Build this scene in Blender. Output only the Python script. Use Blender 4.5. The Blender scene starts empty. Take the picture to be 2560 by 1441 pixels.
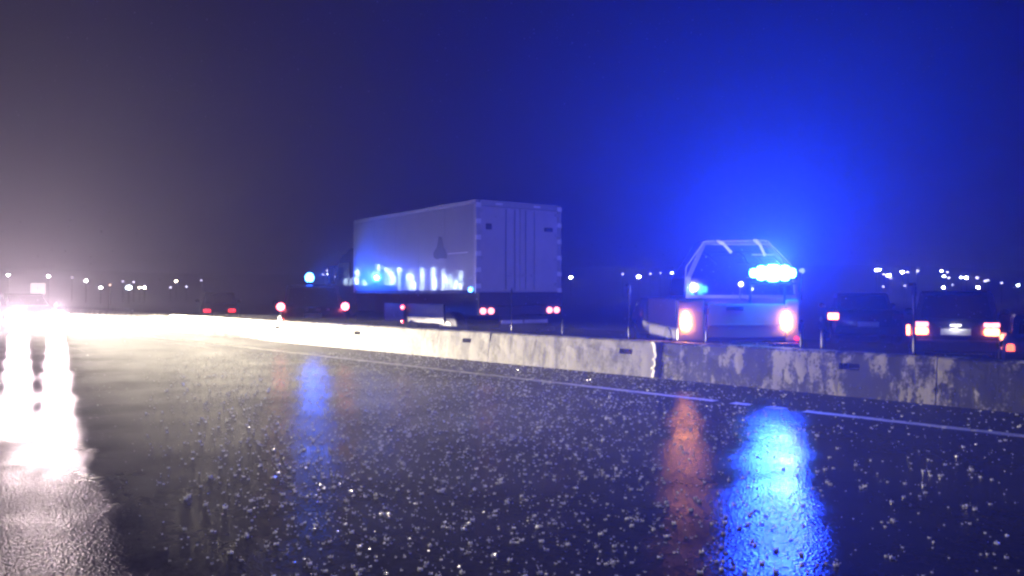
import bpy, bmesh, math, random
from mathutils import Vector, Matrix
random.seed(7)
S = bpy.context.scene
COL = S.collection
R = math.radians

# ------------------------------------------------------------------ camera
F, CX, HY, EYE = 2000.0, 1280.0, 731.0, 1.4        # focal length, centre, horizon in photo pixels; eye height in metres
cam_data = bpy.data.cameras.new('camera')
cam = bpy.data.objects.new('camera', cam_data); COL.objects.link(cam)
cam_data.sensor_width = 36.0
cam_data.lens = 36.0 * F / 2560.0
cam_data.clip_start = 0.05
cam_data.clip_end = 3000.0
cam.location = (0, 0, EYE)
cam.rotation_euler = (R(90) + math.atan((HY - 720.5) / F), 0, 0)
S.camera = cam

# ------------------------------------------------------------------ world, exposure
W = bpy.data.worlds.new('World'); S.world = W; W.use_nodes = True
wn = W.node_tree.nodes; wl = W.node_tree.links
sky = wn.new('ShaderNodeTexSky'); sky.sky_type = 'NISHITA'; sky.sun_disc = False
sky.sun_elevation = R(-5.0); sky.sun_rotation = R(200)
wl.new(sky.outputs[0], wn['Background'].inputs[0])
wn['Background'].inputs[1].default_value = 0.12
S.view_settings.view_transform = 'Standard'
S.view_settings.look = 'None'
S.view_settings.gamma = 1.0
S.view_settings.exposure = 0.0
S.view_settings.use_curve_mapping = False
S.render.engine = 'CYCLES'
cy = S.cycles
cy.use_denoising = True
cy.sample_clamp_indirect = 4.0
cy.sample_clamp_direct = 0.0
cy.max_bounces = 4; cy.glossy_bounces = 3; cy.diffuse_bounces = 2; cy.transmission_bounces = 4; cy.volume_bounces = 0
cy.pixel_filter_type = 'BLACKMAN_HARRIS'; cy.filter_width = 2.5
cy.caustics_reflective = False; cy.caustics_refractive = False
cy.use_light_tree = True

# ------------------------------------------------------------------ strengths of everything that shines
HAZE_DENSITY, HAZE_ANISO = 0.007, 0.57
HEADLIGHT_POWER = 62000.0     # dipped beam, cut off at the horizontal
GLARE_POWER = 3300.0          # stray light of the headlights in all forward directions
BLUE_BAR_POWER = 16500.0
BLUE_BEACON_POWER = 900.0
TAIL_POWER = 14.0
STREET_EMIT = 120.0

# ------------------------------------------------------------------ geometry helpers
def P(px, py, Z):
    return Vector(((px - CX) / F * Z, Z, EYE - (py - HY) / F * Z))
TH = math.atan((CX + 590) / F)                       # road runs to a vanishing point left of the frame
DV = Vector((-math.sin(TH), math.cos(TH), 0))        # along the road, away
NV = Vector((math.cos(TH), math.sin(TH), 0))         # across the road, towards the far carriageway
def RP(s, n, z=0.0):
    v = DV * s + NV * n; v.z = z; return v

def link(name, me, parent=None, mat=None):
    o = bpy.data.objects.new(name, me); COL.objects.link(o)
    if parent is not None: o.parent = parent
    if mat is not None and me is not None and not me.materials: me.materials.append(mat)
    return o
def mesh_from(bm, name, smooth=False):
    me = bpy.data.meshes.new(name)
    bmesh.ops.recalc_face_normals(bm, faces=bm.faces[:])
    bm.to_mesh(me); bm.free()
    if smooth:
        for p in me.polygons: p.use_smooth = True
    return me
def obj(name, bm, mat, parent=None, smooth=False):
    return link(name, mesh_from(bm, name, smooth), parent, mat)
def thing(name, label, cat, loc=(0, 0, 0), rz=0.0, group=None):
    o = bpy.data.objects.new(name, None); COL.objects.link(o)
    o.location = loc; o.rotation_euler = (0, 0, rz)
    o.empty_display_size = 0.2
    tag(o, label, cat, group); return o
def tag(o, label=None, cat=None, group=None, kind=None):
    if label: o['label'] = label
    if cat: o['category'] = cat
    if group: o['group'] = group
    if kind: o['kind'] = kind
    return o

def bx(bm, x0, x1, y0, y1, z0, z1, bev=0.0):
    r = bmesh.ops.create_cube(bm, size=1.0)
    vs = r['verts']
    for v in vs:
        v.co = Vector(((x0 + x1) / 2 + v.co.x * (x1 - x0), (y0 + y1) / 2 + v.co.y * (y1 - y0), (z0 + z1) / 2 + v.co.z * (z1 - z0)))
    if bev > 0:
        es = set()
        for v in vs: es.update(v.link_edges)
        bmesh.ops.bevel(bm, geom=list(es), offset=bev, segments=2, profile=0.6, affect='EDGES')
    return bm
def box(x0, x1, y0, y1, z0, z1, bev=0.0):
    return bx(bmesh.new(), x0, x1, y0, y1, z0, z1, bev)
def tube(bm, a, b, r0, r1=None, n=10):
    a = Vector(a); b = Vector(b); r1 = r0 if r1 is None else r1
    d = b - a; L = d.length
    q = d.to_track_quat('Z', 'Y').to_matrix().to_4x4()
    M = Matrix.Translation((a + b) / 2) @ q
    bmesh.ops.create_cone(bm, cap_ends=True, segments=n, radius1=r0, radius2=max(r1, 1e-4), depth=L, matrix=M)
    return bm
def ball(bm, c, rx, ry=None, rz=None, u=12, v=8):
    M = Matrix.Translation(c) @ Matrix.Diagonal((rx, ry or rx, rz or rx, 1))
    bmesh.ops.create_uvsphere(bm, u_segments=u, v_segments=v, radius=1.0, matrix=M)
    return bm
def loft(bm, rings, caps=True):
    vr = [[bm.verts.new(p) for p in r] for r in rings]
    n = len(vr[0])
    for i in range(len(vr) - 1):
        for k in range(n):
            bm.faces.new((vr[i][k], vr[i][(k + 1) % n], vr[i + 1][(k + 1) % n], vr[i + 1][k]))
    if caps:
        bm.faces.new(vr[0]); bm.faces.new(vr[-1])
    return bm
def section(y, hw, z0, z1, tw=None, r=0.12):
    """rounded cross-section at station y: half width hw at the waist, tw at the top"""
    tw = hw if tw is None else tw
    h = z1 - z0; r = min(r, h * 0.45, tw * 0.6)
    pts = [(-hw * 0.94, z0), (hw * 0.94, z0), (hw, z0 + h * 0.25), (hw, z0 + h * 0.55), (tw + (hw - tw) * 0.25, z1 - r), (tw - r * 0.35, z1 - r * 0.25), (tw - r, z1),
           (-tw + r, z1), (-tw + r * 0.35, z1 - r * 0.25), (-tw - (hw - tw) * 0.25, z1 - r), (-hw, z0 + h * 0.55), (-hw, z0 + h * 0.25)]
    return [Vector((x, y, z)) for x, z in pts]
def quad(bm, pts):
    bm.faces.new([bm.verts.new(p) for p in pts]); return bm
def plate(pts, t):
    """thin solid panel: polygon pts thickened against its normal by t"""
    bm = bmesh.new()
    pts = [Vector(p) for p in pts]
    nrm = (pts[1] - pts[0]).cross(pts[2] - pts[0]).normalized()
    a = [bm.verts.new(p) for p in pts]; b = [bm.verts.new(p - nrm * t) for p in pts]
    bm.faces.new(a); bm.faces.new(list(reversed(b)))
    for i in range(len(a)):
        j = (i + 1) % len(a); bm.faces.new((a[i], b[i], b[j], a[j]))
    return bm

# ------------------------------------------------------------------ materials
def mat(name, base=(0.5, 0.5, 0.5), rough=0.5, metal=0.0, coat=0.0, coat_r=0.05, spec=0.5, noise=0.0, nscale=8.0, bump=0.0, bscale=60.0):
    m = bpy.data.materials.new(name); m.use_nodes = True
    nt = m.node_tree; b = nt.nodes['Principled BSDF']
    b.inputs['Base Color'].default_value = (*base, 1)
    b.inputs['Roughness'].default_value = rough
    b.inputs['Metallic'].default_value = metal
    b.inputs['Coat Weight'].default_value = coat
    b.inputs['Coat Roughness'].default_value = coat_r
    b.inputs['Specular IOR Level'].default_value = spec
    if noise > 0:
        tc = nt.nodes.new('ShaderNodeTexCoord'); n = nt.nodes.new('ShaderNodeTexNoise')
        n.inputs['Scale'].default_value = nscale; n.inputs['Detail'].default_value = 5
        nt.links.new(tc.outputs['Object'], n.inputs['Vector'])
        mx = nt.nodes.new('ShaderNodeMix'); mx.data_type = 'RGBA'
        mx.inputs[6].default_value = (*[c * (1 - noise) for c in base], 1)
        mx.inputs[7].default_value = (*[min(1, c * (1 + noise * 0.6)) for c in base], 1)
        nt.links.new(n.outputs['Fac'], mx.inputs[0]); nt.links.new(mx.outputs[2], b.inputs['Base Color'])
        mr = nt.nodes.new('ShaderNodeMapRange')
        mr.inputs['To Min'].default_value = max(0.02, rough * 0.75); mr.inputs['To Max'].default_value = min(1, rough * 1.3)
        nt.links.new(n.outputs['Fac'], mr.inputs['Value']); nt.links.new(mr.outputs[0], b.inputs['Roughness'])
    if bump > 0:
        tc2 = nt.nodes.new('ShaderNodeTexCoord'); n2 = nt.nodes.new('ShaderNodeTexNoise')
        n2.inputs['Scale'].default_value = bscale
        nt.links.new(tc2.outputs['Object'], n2.inputs['Vector'])
        bp = nt.nodes.new('ShaderNodeBump'); bp.inputs['Strength'].default_value = bump; bp.inputs['Distance'].default_value = 0.01
        nt.links.new(n2.outputs['Fac'], bp.inputs['Height']); nt.links.new(bp.outputs[0], b.inputs['Normal'])
    return m
def emit(name, col, strength, sample=False):
    m = bpy.data.materials.new(name); m.use_nodes = True
    nt = m.node_tree; b = nt.nodes['Principled BSDF']
    b.inputs['Base Color'].default_value = (*[min(0.8, c) for c in col], 1)
    b.inputs['Roughness'].default_value = 0.2
    b.inputs['Emission Color'].default_value = (*col, 1)
    b.inputs['Emission Strength'].default_value = strength
    m.cycles.emission_sampling = 'FRONT' if sample else 'NONE'
    return m

M = {}
M['glass'] = mat('tinted_glass', (0.012, 0.013, 0.016), 0.06, spec=0.6, noise=0.3, nscale=3)
M['black'] = mat('black_plastic', (0.018, 0.018, 0.02), 0.42, noise=0.3, nscale=14)
M['rubber'] = mat('tyre_rubber', (0.02, 0.02, 0.02), 0.75, noise=0.3, nscale=30)
M['steel'] = mat('bright_steel', (0.62, 0.63, 0.65), 0.25, metal=1.0, noise=0.2, nscale=20)
M['rack_paint'] = mat('grey_rack_paint', (0.4, 0.4, 0.42), 0.4, noise=0.2, nscale=15)
M['galv'] = mat('galvanised_steel', (0.2, 0.2, 0.21), 0.6, metal=0.2, noise=0.3, nscale=25)
M['white_paint'] = mat('white_car_paint', (0.5, 0.5, 0.5), 0.35, coat=0.6, noise=0.12, nscale=4)
M['silver_paint'] = mat('silver_car_paint', (0.36, 0.37, 0.39), 0.35, metal=0.3, coat=0.5, noise=0.15, nscale=5)
M['dark_paint'] = mat('dark_car_paint', (0.035, 0.037, 0.045), 0.3, coat=0.6, noise=0.2, nscale=5)
M['grey_paint'] = mat('grey_car_paint', (0.2, 0.2, 0.22), 0.4, coat=0.4, noise=0.25, nscale=5)
M['navy_paint'] = mat('navy_cab_paint', (0.10, 0.10, 0.13), 0.3, coat=0.6, noise=0.2, nscale=5)
M['blue_paint'] = mat('blue_car_paint', (0.06, 0.09, 0.3), 0.3, coat=0.7, noise=0.2, nscale=5)
M['plate'] = mat('reflective_plate', (0.82, 0.83, 0.8), 0.4, noise=0.1, nscale=30)
M['tape'] = mat('white_reflective_tape', (0.85, 0.85, 0.85), 0.35, noise=0.15, nscale=40)
M['chassis'] = mat('dirty_chassis', (0.03, 0.03, 0.032), 0.6, noise=0.5, nscale=10)
M['box_side'] = mat('wet_grey_box_panel', (0.34, 0.33, 0.36), 0.42, coat=0.55, coat_r=0.06, noise=0.22, nscale=1.6)
_nt = M['box_side'].node_tree; _b = _nt.nodes['Principled BSDF']
_b.inputs['Coat Weight'].default_value = 1.0; _b.inputs['Coat Roughness'].default_value = 0.03
_tc = _nt.nodes.new('ShaderNodeTexCoord'); _mp = _nt.nodes.new('ShaderNodeMapping'); _mp.inputs['Scale'].default_value = (2, 2, 26)
_n = _nt.nodes.new('ShaderNodeTexNoise'); _n.inputs['Scale'].default_value = 1.0; _n.inputs['Detail'].default_value = 2
_bp = _nt.nodes.new('ShaderNodeBump'); _bp.inputs['Strength'].default_value = 0.08; _bp.inputs['Distance'].default_value = 0.004
_nt.links.new(_tc.outputs['Object'], _mp.inputs[0]); _nt.links.new(_mp.outputs[0], _n.inputs['Vector']); _nt.links.new(_n.outputs['Fac'], _bp.inputs['Height']); _nt.links.new(_bp.outputs[0], _b.inputs['Coat Normal'])
M['box_rear'] = mat('grey_box_door', (0.52, 0.5, 0.54), 0.45, coat=0.2, noise=0.2, nscale=2.2)
M['rail'] = mat('aluminium_rail', (0.45, 0.45, 0.47), 0.45, metal=0.3, noise=0.2, nscale=12)
M['dark_pole'] = mat('dark_pole', (0.03, 0.03, 0.033), 0.8, noise=0.3, nscale=9)
M['dark_print'] = mat('dark_print', (0.02, 0.018, 0.04), 0.5, noise=0.3, nscale=12)
M['lens_dark'] = mat('unlit_red_lens', (0.16, 0.015, 0.012), 0.2, noise=0.2, nscale=20)
M['tail_strong'] = emit('strong_red_tail_lens', (1.0, 0.11, 0.14), 16.0, True)
M['tail_red'] = emit('lit_red_tail_lens', (1.0, 0.25, 0.28), 4.4)
M['tail_dim'] = emit('dim_red_tail_lens', (1.0, 0.03, 0.05), 3.2)
M['tail_amber'] = emit('lit_amber_tail_lens', (1.0, 0.34, 0.09), 100.0, True)
M['tail_orange'] = emit('lit_orange_tail_lens', (1.0, 0.2, 0.07), 14.0)
M['head'] = emit('lit_headlight_lens', (1.0, 0.86, 0.66), 150.0)
M['blue_bar'] = emit('lit_blue_bar_lens', (0.06, 0.40, 1.0), 60.0, True)
M['blue_dot'] = emit('lit_blue_beacon_and_glint', (0.06, 0.3, 1.0), 25.0)
M['marker'] = emit('lit_red_marker_lens', (1.0, 0.1, 0.12), 10.0)

def concrete(name, lo, hi, mould, tone):
    m = bpy.data.materials.new(name); m.use_nodes = True
    nt = m.node_tree; b = nt.nodes['Principled BSDF']; N = nt.nodes.new; Lk = nt.links.new
    tc = N('ShaderNodeTexCoord')
    mp = N('ShaderNodeMapping'); mp.inputs['Scale'].default_value = (2.3, 2.3, 1.3); Lk(tc.outputs['Object'], mp.inputs[0])
    n1 = N('ShaderNodeTexNoise'); n1.inputs['Scale'].default_value = 1.0; n1.inputs['Detail'].default_value = 9; n1.inputs['Roughness'].default_value = 0.68
    Lk(mp.outputs[0], n1.inputs['Vector'])
    mp2 = N('ShaderNodeMapping'); mp2.inputs['Scale'].default_value = (9, 9, 1.1); Lk(tc.outputs['Object'], mp2.inputs[0])
    n2 = N('ShaderNodeTexNoise'); n2.inputs['Scale'].default_value = 1.0; n2.inputs['Detail'].default_value = 4; Lk(mp2.outputs[0], n2.inputs['Vector'])
    n3 = N('ShaderNodeTexNoise'); n3.inputs['Scale'].default_value = 26; n3.inputs['Detail'].default_value = 6; Lk(tc.outputs['Object'], n3.inputs['Vector'])
    ad = N('ShaderNodeMath'); ad.operation = 'MULTIPLY_ADD'; ad.inputs[1].default_value = 0.35; Lk(n2.outputs['Fac'], ad.inputs[0]); Lk(n1.outputs['Fac'], ad.inputs[2])
    ad2 = N('ShaderNodeMath'); ad2.operation = 'MULTIPLY_ADD'; ad2.inputs[1].default_value = 0.22; Lk(n3.outputs['Fac'], ad2.inputs[0]); Lk(ad.outputs[0], ad2.inputs[2])
    cr = N('ShaderNodeValToRGB'); e = cr.color_ramp.elements
    e[0].position = lo; e[0].color = (*mould, 1); e[1].position = hi; e[1].color = (*tone, 1)
    mid = cr.color_ramp.elements.new((lo + hi) / 2); mid.color = (*[a * 0.72 + c * 0.28 for a, c in zip(mould, tone)], 1)
    Lk(ad2.outputs[0], cr.inputs[0]); Lk(cr.outputs[0], b.inputs['Base Color'])
    b.inputs['Roughness'].default_value = 0.7
    bp = N('ShaderNodeBump'); bp.inputs['Strength'].default_value = 0.5; bp.inputs['Distance'].default_value = 0.02
    Lk(ad2.outputs[0], bp.inputs['Height']); Lk(bp.outputs[0], b.inputs['Normal'])
    return m
M['concrete'] = concrete('weathered_concrete', 0.60, 0.80, (0.12, 0.12, 0.11), (0.46, 0.45, 0.40))
M['concrete_mould'] = concrete('mould_stained_concrete', 0.76, 0.85, (0.025, 0.025, 0.03), (0.46, 0.44, 0.36))
M['mortar'] = mat('pale_mortar', (0.68, 0.66, 0.6), 0.8, noise=0.25, nscale=14, bump=0.6, bscale=40)

def asphalt(name, wet=1.0):
    m = bpy.data.materials.new(name); m.use_nodes = True
    nt = m.node_tree; b = nt.nodes['Principled BSDF']; N = nt.nodes.new; Lk = nt.links.new
    tc = N('ShaderNodeTexCoord')
    fine = N('ShaderNodeTexVoronoi'); fine.inputs['Scale'].default_value = 60; Lk(tc.outputs['Object'], fine.inputs['Vector'])
    big = N('ShaderNodeTexNoise'); big.inputs['Scale'].default_value = 0.55; big.inputs['Detail'].default_value = 4; Lk(tc.outputs['Object'], big.inputs['Vector'])
    mid = N('ShaderNodeTexNoise'); mid.inputs['Scale'].default_value = 16; mid.inputs['Detail'].default_value = 4; Lk(tc.outputs['Object'], mid.inputs['Vector'])
    cr = N('ShaderNodeValToRGB'); e = cr.color_ramp.elements
    e[0].position = 0.3; e[0].color = (0.022, 0.021, 0.021, 1); e[1].position = 0.75; e[1].color = (0.06, 0.056, 0.053, 1)
    Lk(mid.outputs['Fac'], cr.inputs[0])
    pud = N('ShaderNodeMapRange'); pud.inputs['From Min'].default_value = 0.42; pud.inputs['From Max'].default_value = 0.60
    Lk(big.outputs['Fac'], pud.inputs['Value'])
    ro = N('ShaderNodeMapRange'); ro.inputs['To Min'].default_value = 0.27; ro.inputs['To Max'].default_value = 0.19
    Lk(pud.outputs[0], ro.inputs['Value'])
    st = N('ShaderNodeMapRange'); st.inputs['To Min'].default_value = 0.55; st.inputs['To Max'].default_value = 0.32
    Lk(pud.outputs[0], st.inputs['Value'])
    b1 = N('ShaderNodeBump'); b1.inputs['Distance'].default_value = 0.004; Lk(fine.outputs['Distance'], b1.inputs['Height']); Lk(st.outputs[0], b1.inputs['Strength'])
    b2 = N('ShaderNodeBump'); b2.inputs['Distance'].default_value = 0.010; b2.inputs['Strength'].default_value = 0.11
    Lk(mid.outputs['Fac'], b2.inputs['Height']); Lk(b1.outputs[0], b2.inputs['Normal'])
    # water film: Beckmann gloss over a dark diffuse binder, mixed by the film's own Fresnel
    nt.nodes.remove(b)
    out = nt.nodes['Material Output']
    df = N('ShaderNodeBsdfDiffuse'); Lk(cr.outputs[0], df.inputs['Color'])
    gl = N('ShaderNodeBsdfAnisotropic'); gl.distribution = 'BECKMANN'; gl.inputs['Color'].default_value = (0.9, 0.9, 0.9, 1); Lk(ro.outputs[0], gl.inputs['Roughness'])
    fr = N('ShaderNodeFresnel'); fr.inputs['IOR'].default_value = 1.28
    for x in (df, gl): Lk(b2.outputs[0], x.inputs['Normal'])
    pn = N('ShaderNodeTexNoise'); pn.inputs['Scale'].default_value = 0.8; pn.inputs['Detail'].default_value = 6; pn.inputs['Roughness'].default_value = 0.6; Lk(tc.outputs['Object'], pn.inputs['Vector'])
    wet_ = N('ShaderNodeMapRange'); wet_.inputs['From Min'].default_value = 0.38; wet_.inputs['From Max'].default_value = 0.56; wet_.inputs['To Min'].default_value = 0.42; wet_.inputs['To Max'].default_value = 0.85
    Lk(pn.outputs['Fac'], wet_.inputs['Value'])
    # coarse open surface on the near shoulder (small distance across the road), wavy edge
    dt = N('ShaderNodeVectorMath'); dt.operation = 'DOT_PRODUCT'; dt.inputs[1].default_value = NV; Lk(tc.outputs['Object'], dt.inputs[0])
    wob = N('ShaderNodeMath'); wob.operation = 'MULTIPLY_ADD'; wob.inputs[1].default_value = 1.5; Lk(pn.outputs['Fac'], wob.inputs[0]); Lk(dt.outputs['Value'], wob.inputs[2])
    crs = N('ShaderNodeMapRange'); crs.inputs['From Min'].default_value = 2.95; crs.inputs['From Max'].default_value = 2.25; Lk(wob.outputs[0], crs.inputs['Value'])
    dist = N('ShaderNodeMath'); dist.operation = 'MULTIPLY_ADD'; dist.inputs[1].default_value = 0.011; dist.inputs[2].default_value = 0.004; Lk(crs.outputs[0], dist.inputs[0]); Lk(dist.outputs[0], b1.inputs['Distance'])
    sub = N('ShaderNodeMapRange'); sub.inputs['To Min'].default_value = 1.0; sub.inputs['To Max'].default_value = 0.22; Lk(crs.outputs[0], sub.inputs['Value'])
    wm0 = N('ShaderNodeMath'); wm0.operation = 'MULTIPLY'; Lk(wet_.outputs[0], wm0.inputs[0]); Lk(sub.outputs[0], wm0.inputs[1])
    # the crossfall drains the strip along the barrier
    drn = N('ShaderNodeMapRange'); drn.inputs['From Min'].default_value = 7.0; drn.inputs['From Max'].default_value = 9.2; drn.inputs['To Min'].default_value = 1.0; drn.inputs['To Max'].default_value = 0.16; Lk(wob.outputs[0], drn.inputs['Value'])
    wm1 = N('ShaderNodeMath'); wm1.operation = 'MULTIPLY'; Lk(wm0.outputs[0], wm1.inputs[0]); Lk(drn.outputs[0], wm1.inputs[1])
    wm = N('ShaderNodeMath'); wm.operation = 'MULTIPLY'; Lk(fr.outputs[0], wm.inputs[0]); Lk(wm1.outputs[0], wm.inputs[1])
    mx = N('ShaderNodeMixShader'); Lk(wm.outputs[0], mx.inputs[0]); Lk(df.outputs[0], mx.inputs[1]); Lk(gl.outputs[0], mx.inputs[2])
    Lk(mx.outputs[0], out.inputs['Surface'])
    return m
M['asphalt'] = asphalt('wet_asphalt')
M['earth'] = mat('dark_earth', (0.03, 0.035, 0.025), 0.9, noise=0.5, nscale=0.5)

def line_paint():
    m = mat('worn_road_paint', (0.72, 0.70, 0.62), 0.6)
    nt = m.node_tree; b = nt.nodes['Principled BSDF']; N = nt.nodes.new; Lk = nt.links.new
    tc = N('ShaderNodeTexCoord'); n = N('ShaderNodeTexNoise'); n.inputs['Scale'].default_value = 5; n.inputs['Detail'].default_value = 8; n.inputs['Roughness'].default_value = 0.7
    Lk(tc.outputs['Object'], n.inputs['Vector'])
    cr = N('ShaderNodeValToRGB'); e = cr.color_ramp.elements
    bp = N('ShaderNodeBump'); bp.inputs['Strength'].default_value = 0.5; bp.inputs['Distance'].default_value = 0.01
    nb = N('ShaderNodeTexNoise'); nb.inputs['Scale'].default_value = 70; Lk(tc.outputs['Object'], nb.inputs['Vector']); Lk(nb.outputs['Fac'], bp.inputs['Height']); Lk(bp.outputs[0], b.inputs['Normal'])
    e[0].position = 0.36; e[0].color = (0.05, 0.05, 0.048, 1); e[1].position = 0.44; e[1].color = (0.86, 0.84, 0.76, 1); b.inputs['Specular IOR Level'].default_value = 0.15
    Lk(n.outputs['Fac'], cr.inputs[0]); Lk(cr.outputs[0], b.inputs['Base Color'])
    return m
M['paint'] = line_paint()

def splash_mat():
    m = bpy.data.materials.new('splashing_water'); m.use_nodes = True
    nt = m.node_tree; nt.nodes.clear(); N = nt.nodes.new; Lk = nt.links.new
    out = N('ShaderNodeOutputMaterial'); d = N('ShaderNodeBsdfDiffuse'); t = N('ShaderNodeBsdfTranslucent'); g = N('ShaderNodeBsdfGlossy')
    n = N('ShaderNodeTexNoise'); n.inputs['Scale'].default_value = 40
    cr = N('ShaderNodeValToRGB'); cr.color_ramp.elements[0].color = (0.7, 0.72, 0.75, 1); cr.color_ramp.elements[1].color = (0.92, 0.93, 0.94, 1)
    Lk(n.outputs['Fac'], cr.inputs[0])
    for x in (d, t): Lk(cr.outputs[0], x.inputs['Color'])
    g.inputs['Roughness'].default_value = 0.25
    a = N('ShaderNodeMixShader'); a.inputs[0].default_value = 0.72; Lk(d.outputs[0], a.inputs[1]); Lk(t.outputs[0], a.inputs[2])
    c = N('ShaderNodeMixShader'); c.inputs[0].default_value = 0.2; Lk(a.outputs[0], c.inputs[1]); Lk(g.outputs[0], c.inputs[2])
    Lk(c.outputs[0], out.inputs['Surface'])
    return m
M['splash'] = splash_mat()

# ------------------------------------------------------------------ lamps
def lamp(kind, name, parent, loc, power, col, radius=0.05, spot=None, direction=None, size=None, blend=0.5):
    L = bpy.data.lights.new(name, kind); L.energy = power; L.color = col
    if kind in ('POINT', 'SPOT'): L.shadow_soft_size = radius
    if kind == 'SPOT': L.spot_size = spot; L.spot_blend = blend
    if kind == 'AREA':
        L.shape = 'RECTANGLE'; L.size, L.size_y = size
    o = bpy.data.objects.new(name, L); COL.objects.link(o)
    o.parent = parent; o.location = loc
    if direction is not None: o.rotation_euler = Vector(direction).to_track_quat('-Z', 'Y').to_euler()
    return o

# ================================================================== SETTING
P_BAR = F * EYE / 180.0 * math.sin(TH)     # distance of the barrier's near face, square to the road
P_LINE = F * EYE / 214.0 * math.sin(TH)
HB = EYE * 30.0 / 71.0                      # barrier height
def s_at(px, n=P_BAR):
    a = math.atan((px - CX) / F) + TH
    return n / math.tan(a)
Z_ROT = math.atan2(DV.y, DV.x)              # local x along the road, local y to the near side

def sheet(name, s0, s1, n0, n1, z, mt, kind='structure'):
    bm = bmesh.new()
    quad(bm, [RP(s0, n0, z), RP(s0, n1, z), RP(s1, n1, z), RP(s1, n0, z)])
    o = obj(name, bm, mt); o['kind'] = kind; return o
sheet('road', -60, 380, -9, P_BAR + 0.02, 0.0, M['asphalt'])
sheet('far_carriageway', -60, 380, P_BAR + 0.02, P_BAR + 12, 0.0, M['asphalt'])

def hill_h(x, y):
    r = math.hypot(x, y)
    t = max(0, min(1, (r - 105) / 250)); t = t * t * (3 - 2 * t)
    a = math.atan2(x, y)
    return t * (11 + 2.2 * math.sin(a * 5.3 + 1) + 1.3 * math.sin(a * 13 + 2.2)) - 0.05
bm = bmesh.new()
rs = [0.0, 20, 60, 100, 120, 140, 160, 185, 210, 240, 270, 300, 330, 360, 390]
NA = 72
rings = []
for r in rs:
    rings.append([bm.verts.new((r * math.sin(2 * math.pi * k / NA), r * math.cos(2 * math.pi * k / NA), hill_h(r * math.sin(2 * math.pi * k / NA), r * math.cos(2 * math.pi * k / NA)))) for k in range(NA)] if r else None)
c0 = bm.verts.new((0, 0, -0.05))
for k in range(NA): bm.faces.new((c0, rings[1][k], rings[1][(k + 1) % NA]))
for i in range(1, len(rs) - 1):
    for k in range(NA):
        bm.faces.new((rings[i][k], rings[i + 1][k], rings[i + 1][(k + 1) % NA], rings[i][(k + 1) % NA]))
o = obj('hillside', bm, M['earth'], smooth=True); o['kind'] = 'structure'

# edge line: a slightly ragged painted band 4 mm above the asphalt
bm = bmesh.new()
s = -4.0; prev = None
rng = random.Random(3)
gaps = [(s_at(1795, P_LINE), s_at(1818, P_LINE)), (s_at(1893, P_LINE), s_at(1903, P_LINE)), (s_at(1978, P_LINE), s_at(1990, P_LINE)), (s_at(1372, P_LINE), s_at(1378, P_LINE))]
while s < 300:
    st = 0.12 if s < 40 else 2.0
    w0, w1 = rng.uniform(-0.014, 0.014), rng.uniform(-0.014, 0.014)
    cur = (bm.verts.new(RP(s, P_LINE - 0.085 + w0, 0.004)), bm.verts.new(RP(s, P_LINE + 0.085 + w1, 0.004)))
    gap = any(min(a, b) < s < max(a, b) for a, b in gaps)
    if prev and not gap: bm.faces.new((prev[0], prev[1], cur[1], cur[0]))
    prev = None if gap else cur
    s += st
for v in [v for v in bm.verts if not v.link_faces]: bm.verts.remove(v)
o = obj('edge_line', bm, M['paint']); o['kind'] = 'structure'

# ================================================================== CONCRETE BARRIER
bar = thing('concrete_barrier', 'long low concrete barrier with drain slots dividing the two carriageways', 'barrier', RP(0, P_BAR), Z_ROT)
SEG = 4.20
J0 = s_at(1647)
def barrier_segment(s0, s1, slot_s, mt, seed):
    """local x along the road, local -y away from the camera side; face at y=0"""
    rg = random.Random(seed)
    xs = [s0 + 0.008 + (s1 - s0 - 0.016) * i / 16 for i in range(17)]
    a, b = slot_s - 0.14, slot_s + 0.14
    if s0 < a and b < s1:
        xs = [x for x in xs if not (a - 0.06 < x < b + 0.06)] + [a, b]; xs.sort()
    zs = [0.0, HB * 0.3, HB * 0.60, HB * 0.60 + 0.085, HB - 0.03, HB]
    def yy(z, back):
        f = z / HB
        if back: return -(0.40 - 0.07 * f)
        return -(0.07 * f) - (0.025 if z > HB - 0.01 else 0)
    bm = bmesh.new()
    V = {}
    for side in (0, 1):
        for i, x in enumerate(xs):
            for j, z in enumerate(zs):
                dz = rg.uniform(-0.007, 0.004) if j == len(zs) - 1 else 0
                dy = rg.uniform(-0.005, 0.005) if 0 < j < 5 else 0
                if x in (a, b): dy = 0
                V[side, i, j] = bm.verts.new((x, yy(z, side) + dy, z + dz))
    nx, nz = len(xs), len(zs)
    ia = xs.index(a) if a in xs else None
    for side in (0, 1):
        for i in range(nx - 1):
            for j in range(nz - 1):
                if ia is not None and i == ia and j == 2: continue
                bm.faces.new((V[side, i, j], V[side, i + 1, j], V[side, i + 1, j + 1], V[side, i, j + 1]))
    if ia is not None:                              # slot goes right through
        i, j = ia, 2
        c = [(i, j), (i + 1, j), (i + 1, j + 1), (i, j + 1)]
        for k in range(4):
            p, q = c[k], c[(k + 1) % 4]
            bm.faces.new((V[0, p[0], p[1]], V[0, q[0], q[1]], V[1, q[0], q[1]], V[1, p[0], p[1]]))
    for i in range(nx - 1):
        bm.faces.new((V[0, i, nz - 1], V[0, i + 1, nz - 1], V[1, i + 1, nz - 1], V[1, i, nz - 1]))
    for i in (0, nx - 1):
        for j in range(nz - 1):
            bm.faces.new((V[0, i, j], V[0, i, j + 1], V[1, i, j + 1], V[1, i, j]))
    return obj('barrier_segment', bm, mt, bar)
k = -3
seg_i = 0
while True:
    s0 = J0 + k * SEG; s1 = s0 + SEG
    if s0 > 70: break
    mould = k < 0
    barrier_segment(s0, s1, s0 + 0.72 if not mould else s0 + 1.1, M['concrete_mould'] if mould else M['concrete'], 100 + k)
    k += 1
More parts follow.
